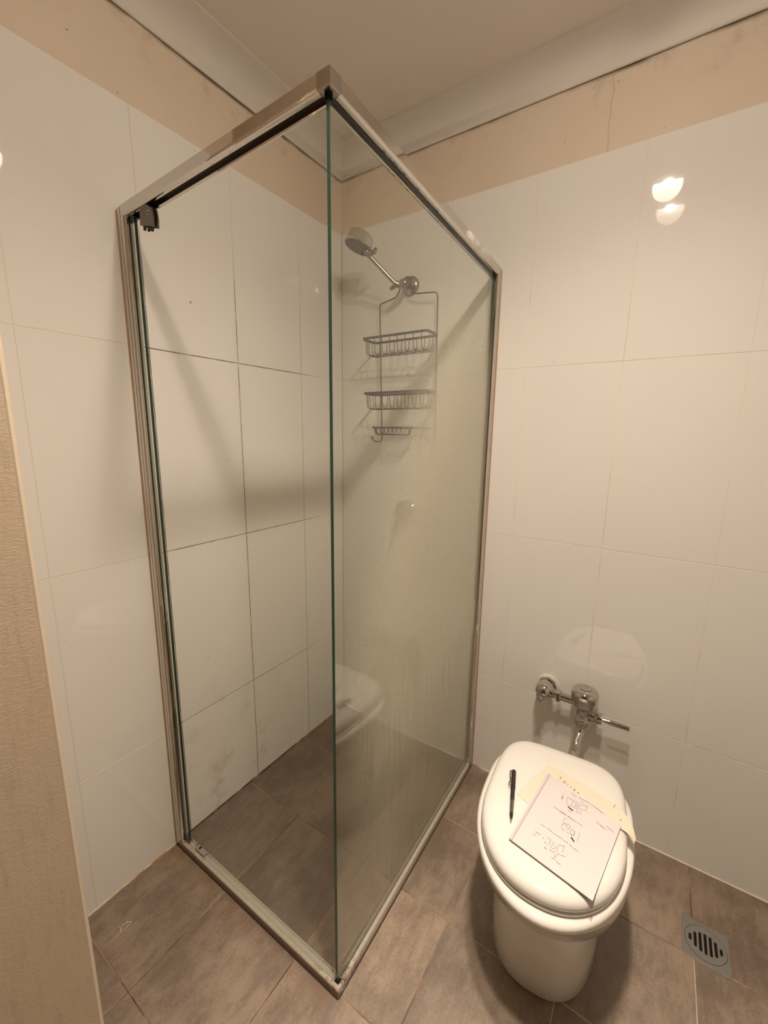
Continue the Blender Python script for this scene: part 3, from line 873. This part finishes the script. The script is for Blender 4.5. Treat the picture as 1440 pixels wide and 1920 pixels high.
obj('valve_body', MB().lathe([(0.0215, 0.421), (0.0265, 0.424), (0.0285, 0.430), (0.0265, 0.437), (0.0245, 0.440), (0.0245, 0.474), (0.029, 0.480), (0.0375, 0.489), (0.0385, 0.500), (0.0385, 0.5075)], (VX, VY, 0.0), (0, 0, 1), 36), M['chrome'], fv)
capo = obj('valve_cap', MB().lathe([(0.0405, 0.5065), (0.0430, 0.509), (0.0435, 0.530), (0.0420, 0.537), (0.036, 0.5440), (0.026, 0.5480), (0.0001, 0.5490)], (VX, VY, 0.0), (0, 0, 1), 40), M['chrome'], fv)
obj('cap_plate', MB().lathe([(0.0215, 0.5475), (0.0215, 0.5505), (0.0195, 0.5520), (0.0085, 0.5520), (0.0075, 0.5510), (0.0001, 0.5510)], (VX, VY, 0.0), (0, 0, 1), 6), M['chrome'], capo, smooth=0)
hz = 0.4545
obj('handle_socket', MB().lathe([(0.0175, 0.020), (0.0175, 0.027), (0.0200, 0.029), (0.0200, 0.036), (0.0165, 0.037), (0.0175, 0.039), (0.0185, 0.045), (0.0185, 0.059), (0.0165, 0.0605), (0.006, 0.0605)], (VX, VY, hz), (1, 0, 0), 28), M['chrome'], fv)
obj('handle', MB().lathe([(0.0055, 0.0600), (0.0055, 0.066), (0.0075, 0.0675), (0.0075, 0.073), (0.0055, 0.075), (0.0085, 0.0765), (0.0088, 0.139), (0.0080, 0.141), (0.0001, 0.141)], (VX, VY, hz), (1, 0, -0.004), 20), M['chrome'], fv)
op = arc_path([(VX, VY, 0.424), (VX - 0.001, VY - 0.006, 0.390), (1.106, -0.135, 0.335), (1.102, -0.244, 0.322)], 0.055, 8)
obj('outlet_tube', MB().tube(op, 0.0165, 20), M['chrome'], fv)
obj('outlet_nut', MB().lathe([(0.019, 0.411), (0.0235, 0.413), (0.0245, 0.4165), (0.0235, 0.4215), (0.021, 0.4225)], (VX, VY, 0.0), (0, 0, 1), 28), M['chrome'], fv)

# ---------------------------------------------------------------- floor drain
drain = thing('floor_drain', 'square steel floor drain with a slotted round grate beside the back wall', 'drain', (1.4995, -0.2450, 0.0))
DX, DY, DR = 1.4995, -0.2445, 0.0535
hx, hy = 0.0540, 0.0580
pl = MB()
seg = 48
inner = []; outer = []
for i in range(seg):
    a = 2 * math.pi * i / seg
    ca, sa = math.cos(a), math.sin(a)
    k = min(hx / max(abs(ca), 1e-6), hy / max(abs(sa), 1e-6))
    outer.append((ca * k, sa * k)); inner.append((ca * 0.0485, sa * 0.0485))
for cxx, cyy in ((hx, hy), (-hx, hy), (-hx, -hy), (hx, -hy)):
    j = min(range(seg), key=lambda i: (outer[i][0]-cxx)**2 + (outer[i][1]-cyy)**2)
    outer[j] = (cxx, cyy)
rings = [[(DX+x, DY+y, 0.0002) for x, y in outer], [(DX+x, DY+y, 0.0014) for x, y in outer], [(DX+x*0.99, DY+y*0.99, 0.0018) for x, y in outer], [(DX+x, DY+y, 0.0018) for x, y in inner], [(DX+x, DY+y, 0.0002) for x, y in inner]]
obj('drain_plate', pl.loft(rings, False, False), M['steel'], drain, smooth=0)
obj('drain_well', MB().lathe([(0.0484, 0.0002), (0.0484, 0.0006), (0.0001, 0.0006)], (DX, DY, 0.0), (0, 0, 1), 40), M['dark'], drain)  # flat black disc, its colour standing in for the unlit depth below
bm = bmesh.new()
def loop(pts):
    vs = [bm.verts.new((DX + x, DY + y, 0.0021)) for x, y in pts]
    for i in range(len(vs)):
        bm.edges.new((vs[i], vs[(i+1) % len(vs)]))
loop([(0.0476*math.cos(2*math.pi*i/48), 0.0476*math.sin(2*math.pi*i/48)) for i in range(48)])
for k, half in zip(range(-3, 4), (0.0095, 0.0215, 0.0275, 0.0295, 0.0275, 0.0215, 0.0095)):
    xc = k * 0.0117; hw = 0.0034
    pts = [(xc + hw*math.cos(math.radians(a)), half - hw + hw*math.sin(math.radians(a))) for a in range(0, 181, 30)]
    pts += [(xc + hw*math.cos(math.radians(a)), -half + hw + hw*math.sin(math.radians(a))) for a in range(180, 361, 30)]
    loop(pts)
bmesh.ops.triangle_fill(bm, edges=bm.edges[:], use_beauty=True)
ex = bmesh.ops.extrude_face_region(bm, geom=bm.faces[:])
for e in ex['geom']:
    if isinstance(e, bmesh.types.BMVert):
        e.co.z -= 0.0014
bmesh.ops.recalc_face_normals(bm, faces=bm.faces)
me = bpy.data.meshes.new('drain_grate'); bm.to_mesh(me); bm.free()
me.materials.append(M['steel'])
go = bpy.data.objects.new('drain_grate', me); COL.objects.link(go)
me.transform(Matrix.Translation((-DX, -DY, 0)))
go.parent = drain; go.location = Vector((DX, DY, 0)) - Vector(drain.location)

# ---------------------------------------------------------------- papers and pen on the lid
LT = 0.4513
cream_t = thing('paper_sheet', 'cream paper sheet lying under the notepad on the toilet lid', 'paper', (1.15, -0.46, LT))
pe = [(1.0218, -0.5201), (1.0402, -0.4400), (1.0700, -0.3640), (1.1600, -0.3820), (1.2400, -0.4080), (1.2655, -0.4180), (1.2620, -0.4760), (1.1500, -0.5700), (1.0536, -0.5340)]
m = MB(); m.prism(pe, LT + 0.0003, LT + 0.0011)
obj('flat_sheet', m, M['cream'], cream_t, smooth=0)
fl = MB()
fl.loft([[(1.2640, -0.4180, LT + 0.0003), (1.2615, -0.4765, LT + 0.0003), (1.2615, -0.4765, LT + 0.0011), (1.2640, -0.4180, LT + 0.0011)],
         [(1.2760, -0.4380, LT + 0.0004), (1.2740, -0.4790, LT + 0.0002), (1.2740, -0.4790, LT + 0.0010), (1.2760, -0.4380, LT + 0.0012)],
         [(1.2880, -0.4560, LT - 0.0030), (1.2850, -0.4830, LT - 0.0035), (1.2850, -0.4830, LT - 0.0027), (1.2880, -0.4560, LT - 0.0022)],
         [(1.2945, -0.4740, LT - 0.0105), (1.2925, -0.4880, LT - 0.0115), (1.2930, -0.4880, LT - 0.0107), (1.2950, -0.4740, LT - 0.0097)]])
obj('torn_flap', fl, M['cream'], cream_t, smooth=60, label='curled corner hanging over the lid edge')

def ribbon(mb, pts, w, z):
    P = [Vector((p[0], p[1])) for p in pts]
    for a, b in zip(P[:-1], P[1:]):
        d = b - a
        if d.length < 1e-6: continue
        d.normalize(); n = Vector((-d.y, d.x)) * w * 0.5
        e = d * w * 0.4
        mb.add([(*(a - e + n), z), (*(a - e - n), z), (*(b + e - n), z), (*(b + e + n), z)], [(0, 1, 2, 3)])
    return mb
L= [[(0.295, 0.122), (0.313, 0.219)], [(0.355, 0.126), (0.374, 0.217), (0.434, 0.204), (0.423, 0.122), (0.355, 0.126)], [(0.423, 0.122), (0.491, 0.102), (0.501, 0.194), (0.436, 0.202)], [(0.517, 0.114), (0.601, 0.069), (0.598, 0.134), (0.516, 0.172), (0.517, 0.114)], [(0.443, 0.139), (0.484, 0.142), (0.469, 0.193)], [(0.512, 0.194), (0.518, 0.246)], [(0.537, 0.187), (0.539, 0.241)], [(0.561, 0.176), (0.565, 0.224)], [(0.43, 0.385), (0.439, 0.47), (0.445, 0.517)], [(0.437, 0.387), (0.462, 0.392)], [(0.449, 0.455), (0.459, 0.444), (0.473, 0.449), (0.471, 0.464), (0.458, 0.468), (0.449, 0.455)], [(0.49, 0.429), (0.494, 0.497)], [(0.49, 0.429), (0.535, 0.447), (0.506, 0.506)], [(0.544, 0.488), (0.561, 0.461), (0.589, 0.463), (0.597, 0.495), (0.578, 0.529), (0.554, 0.518), (0.544, 0.488)], [(0.592, 0.455), (0.601, 0.523)], [(0.643, 0.437), (0.653, 0.545)], [(0.51, 0.528), (0.551, 0.532)], [(0.358, 0.728), (0.406, 0.721), (0.406, 0.797)], [(0.437, 0.721), (0.442, 0.802)], [(0.45, 0.737), (0.49, 0.768), (0.457, 0.805)], [(0.5, 0.719), (0.511, 0.8)], [(0.5, 0.719), (0.559, 0.69), (0.566, 0.769)], [(0.488, 0.798), (0.519, 0.865), (0.535, 0.802), (0.557, 0.807)]]
T= [[(0.511, 0.07), (0.555, 0.061)], [(0.42, 0.277), (0.47, 0.272)], [(0.371, 0.047), (0.439, 0.043)], [(0.468, 0.033), (0.51, 0.027)], [(0.517, 0.025), (0.614, 0.009)], [(0.626, 0.01), (0.787, 0.013)], [(0.266, 0.357), (0.432, 0.349)], [(0.452, 0.351), (0.528, 0.346)], [(0.295, 0.161), (0.304, 0.198)], [(0.353, 0.36), (0.432, 0.349)], [(0.45, 0.349), (0.489, 0.344)], [(0.506, 0.35), (0.564, 0.344)], [(0.574, 0.342), (0.642, 0.341)], [(0.223, 0.644), (0.285, 0.64)], [(0.312, 0.635), (0.388, 0.637)], [(0.4, 0.638), (0.511, 0.632)], [(0.523, 0.635), (0.578, 0.634)], [(0.598, 0.641), (0.629, 0.64)], [(0.636, 0.643), (0.705, 0.641)], [(0.214, 0.756), (0.28, 0.751)], [(0.211, 0.8), (0.231, 0.788)], [(0.32, 0.757), (0.332, 0.763)], [(0.354, 0.79), (0.377, 0.796)], [(0.384, 0.837), (0.407, 0.849)], [(0.435, 0.827), (0.489, 0.826)], [(0.565, 0.801), (0.61, 0.789)], [(0.487, 0.889), (0.534, 0.886)], [(0.546, 0.889), (0.602, 0.895)], [(0.449, 0.52), (0.485, 0.542)], [(0.562, 0.517), (0.58, 0.521)], [(0.753, 0.179), (0.835, 0.179)], [(0.811, 0.189), (0.87, 0.193)], [(0.863, 0.142), (0.947, 0.156)]]
B= [[(0.411, 0.238), (0.446, 0.242), (0.473, 0.242)], [(0.585, 0.552), (0.602, 0.559), (0.623, 0.572)]]
TO= [[(1.1047, -0.3935), (1.1118, -0.3936)], [(1.1083, -0.3935), (1.1064, -0.406)], [(1.1156, -0.4057), (1.1189, -0.4023), (1.1221, -0.4049), (1.1211, -0.4104), (1.1173, -0.4106), (1.1156, -0.4057)], [(1.1283, -0.4078), (1.1275, -0.4139)], [(1.1382, -0.4118), (1.1362, -0.4179)], [(1.1451, -0.4216), (1.1489, -0.418), (1.1472, -0.4162), (1.1446, -0.4191), (1.146, -0.4228), (1.149, -0.4226)], [(1.1547, -0.4214), (1.1583, -0.4258)], [(1.155, -0.4258), (1.1583, -0.4208)], [(1.2442, -0.407), (1.2407, -0.42)], [(1.2612, -0.4462), (1.2569, -0.4541)]]

wt = MB()
for l in TO: ribbon(wt, l, 0.0010, LT + 0.0016)
obj('handwriting', wt, M['ink'], cream_t, smooth=0)['kind'] = 'stuff'

Q = [Vector(q) for q in ((1.0740, -0.4062), (1.0425, -0.6623), (1.2276, -0.6992), (1.2619, -0.4711))]
def page(s, t):
    return Q[0]*(1-s)*(1-t) + Q[3]*s*(1-t) + Q[1]*(1-s)*t + Q[2]*s*t
def paper_mat():
    t = NT('ruled_paper')
    g, x, y, z = t.pos()
    # ruled lines run along the page's long axis direction across the sheet
    d = t.math('ADD', t.math('MULTIPLY', x, 0.262), t.math('MULTIPLY', y, 0.965))
    w = t.math('FRACT', t.math('MULTIPLY', d, 1 / 0.0072))
    line = t.math('LESS_THAN', w, 0.10)
    c = t.mix(t.math('MULTIPLY', line, 0.30), (0.655, 0.60, 0.605), (0.42, 0.40, 0.50))
    return t.done(t.bsdf(c, 0.75, 0, 0.2))
note = thing('notepad', 'ruled notepad with handwritten sketches lying on the closed toilet lid', 'notepad', (1.15, -0.56, LT))
def sheet_block(z0, z1, ins, dx=0.0):
    r = []
    for z in (z0, z1):
        r.append([(*(page(s, t) + Vector((dx, 0))), z) for s, t in ((ins, ins), (1-ins, ins), (1-ins, 1-ins), (ins, 1-ins))])
    return MB().loft(r)
PB = LT + 0.0013
obj('page_block', sheet_block(PB, PB + 0.0040, 0.012, 0.002), plain('page_edges', (0.62, 0.53, 0.47), 0.8, grain=0.2, gscale=900), note, smooth=0)
top = obj('top_page', sheet_block(PB + 0.0045, PB + 0.0054, 0.0), paper_mat(), note, smooth=0)
zt = PB + 0.0056
obj('binding_strip', MB().loft([[(*page(0, 0), zt), (*page(0.035, 0), zt), (*page(0.035, 1), zt), (*page(0, 1), zt)], [(*page(0.002, 0.002), zt + 0.0012), (*page(0.033, 0.002), zt + 0.0012), (*page(0.033, 0.998), zt + 0.0012), (*page(0.002, 0.998), zt + 0.0012)]]), plain('binding_paper', (0.60, 0.53, 0.555), 0.7), note, smooth=0, label='folded binding edge')
obj('fold_line', MB().loft([[(*page(0.037, 0), zt), (*page(0.044, 0), zt), (*page(0.044, 1), zt), (*page(0.037, 1), zt)], [(*page(0.037, 0), zt + 0.0002), (*page(0.044, 0), zt + 0.0002), (*page(0.044, 1), zt + 0.0002), (*page(0.037, 1), zt + 0.0002)]]), plain('darker_fold', (0.44, 0.37, 0.40), 0.8), note, smooth=0)  # darker strip along the binding edge
wk = MB()
for l in L:
    ribbon(wk, [page(s, t) for s, t in l], 0.0006, zt + 0.0004)
rr = random.Random(3)
for (a, b) in T:
    A_, B_ = page(*a), page(*b)
    n = max(4, int((B_ - A_).length / 0.0016))
    d = (B_ - A_).normalized(); pn = Vector((-d.y, d.x))
    pts = [A_.lerp(B_, k / n) + pn * rr.uniform(0.0002, 0.0016) * (1 if k % 2 else -1) for k in range(n + 1)]
    ribbon(wk, pts, 0.0006, zt + 0.0004)
obj('handwriting', wk, M['ink'], top, smooth=0)['kind'] = 'stuff'
for l in B:
    obj('ink_blot', ribbon(MB(), [page(s, t) for s, t in l], 0.0032, zt + 0.0005), M['ink_black'], top, smooth=0)

pa_, pb_ = Vector((0.9925, -0.4540, LT + 0.0068)), Vector((1.0335, -0.6165, LT + 0.0055))
pen = thing('pen', 'dark grey pen with clip and grip lying beside the notepad on the toilet lid', 'pen', (*(pa_.lerp(pb_, 0.5).xy), LT))
pd = (pb_ - pa_); PLn = pd.length; pd.normalize()
def pl_(prof, mat, name, label=None):
    return obj(name, MB().lathe([(r, h * PLn) for r, h in prof], pa_, pd, 20), mat, pen, label=label)
pl_([(0.0001, -0.005), (0.0040, -0.004), (0.0060, 0.006), (0.0064, 0.03), (0.0066, 0.34), (0.0066, 0.365), (0.0060, 0.367)], M['pen'], 'pen_cap')
pl_([(0.0058, 0.368), (0.0058, 0.40), (0.0056, 0.60), (0.0050, 0.604), (0.0050, 0.615)], M['pen'], 'barrel')
pl_([(0.0054, 0.616), (0.0052, 0.70), (0.0046, 0.84), (0.0046, 0.856)], M['chrome_dull'], 'grip', 'lighter metal grip')
pl_([(0.0042, 0.857), (0.0036, 0.90), (0.0022, 0.945), (0.0001, 0.946)], M['pen_black'], 'tip_holder', 'black tip holder')
pl_([(0.0020, 0.947), (0.0014, 0.98), (0.0005, 1.0)], M['chrome'], 'nib', 'silver nib')
sd = Vector((-pd.y, pd.x, 0)).normalized()
if sd.x > 0: sd = -sd
up = Vector((0, 0, 1))
cpth = [pa_ + pd*(0.035*PLn) + sd*0.0058 + up*0.003, pa_ + pd*(0.038*PLn) + sd*0.0095 + up*0.004, pa_ + pd*(0.10*PLn) + sd*0.0100 + up*0.004, pa_ + pd*(0.22*PLn) + sd*0.0075 + up*0.004, pa_ + pd*(0.265*PLn) + sd*0.0085 + up*0.004, pa_ + pd*(0.30*PLn) + sd*0.0115 + up*0.004, pa_ + pd*(0.345*PLn) + sd*0.0105 + up*0.004, pa_ + pd*(0.355*PLn) + sd*0.0070 + up*0.004]
cl = obj('pen_clip', MB().tube(cpth, 0.0010, 8), M['pen_black'], pen)
obj('clip_plate', MB().tube([cpth[1] + up*0.0008 - sd*0.001, cpth[1].lerp(cpth[2], 0.45) + up*0.0008 - sd*0.001], 0.0021, 10), M['chrome'], cl, label='bright plate of the clip')

# ---------------------------------------------------------------- tuft of lint on the floor
lm = MB()
rl = random.Random(11)
loop_ = [(0.1215, -1.1475), (0.1120, -1.1390), (0.1085, -1.1300), (0.1120, -1.1215), (0.1190, -1.1180), (0.1225, -1.1240), (0.1235, -1.1330), (0.1250, -1.1410), (0.1228, -1.1490)]
lm.tube(arc_path([(x, y, 0.0016 + rl.uniform(0, 0.001)) for x, y in loop_], 0.004, 3), 0.0011, 5)
lm.tube([(0.1228, -1.1490, 0.0016), (0.1220, -1.1580, 0.0013), (0.1225, -1.1680, 0.0012), (0.1215, -1.1790, 0.0011), (0.1190, -1.1900, 0.0010)], [0.0011, 0.0009, 0.0008, 0.0006, 0.0004], 5)
for k in range(16):
    x, y = rl.choice(loop_)
    p = [(x, y, 0.0015)]
    for q in range(3):
        p.append((p[-1][0] + rl.uniform(-0.004, 0.004), p[-1][1] + rl.uniform(-0.004, 0.004), max(0.0008, 0.0018 + rl.uniform(-0.0008, 0.001))))
    lm.tube(p, 0.0006, 4)
tag(obj('lint', lm, M['lint']), 'small pale tuft of lint with a tail on the floor tile by the left wall', 'lint')

# ---------------------------------------------------------------- ceiling lamps (above the picture, seen in the tiles' reflections)
for (lx, ly), where in zip(LAMPS, ('nearer the back wall', 'farther from the back wall')):
    lt = thing('ceiling_lamp', 'round white ceiling lamp, the one of two ' + where, 'lamp', (lx, ly, CEIL - 0.04), 'ceiling lamps above the toilet')
    obj('lamp_housing', MB().lathe([(0.066, CEIL), (0.082, CEIL), (0.082, CEIL - 0.022), (0.078, CEIL - 0.028), (0.072, CEIL - 0.030), (0.070, CEIL - 0.026), (0.066, CEIL - 0.004)], (lx, ly, 0), (0, 0, 1), 40), M['lamp_metal'], lt)
    obj('reflector', MB().lathe([(0.0695, CEIL - 0.027), (0.060, CEIL - 0.013), (0.045, CEIL - 0.006), (0.020, CEIL - 0.002)], (lx, ly, 0), (0, 0, 1), 40), M['reflector'], lt)
    bz = CEIL - 0.018
    prof = [(0.0001, -0.022)] + [(0.022*math.sin(math.pi*k/12), -0.022*math.cos(math.pi*k/12)) for k in range(1, 12)] + [(0.0001, 0.022)]
    obj('bulb', MB().lathe(prof, (lx, ly, bz), (0, 0, 1), 24), M['bulb'], lt)
    for nm, pw, an in (('lamp_beam', BEAM_POWER, BEAM_ANGLE), ('lamp_core', CORE_POWER, 46)):
        sl = bpy.data.objects.new(nm, bpy.data.lights.new(nm, 'SPOT'))
        COL.objects.link(sl)
        sl.parent = lt
        sl.location = (0, 0, -0.004)
        sl.data.energy = pw
        sl.data.color = LAMP_COLOUR
        sl.data.spot_size = math.radians(an)
        sl.data.spot_blend = 1.0
        sl.data.shadow_soft_size = 0.055
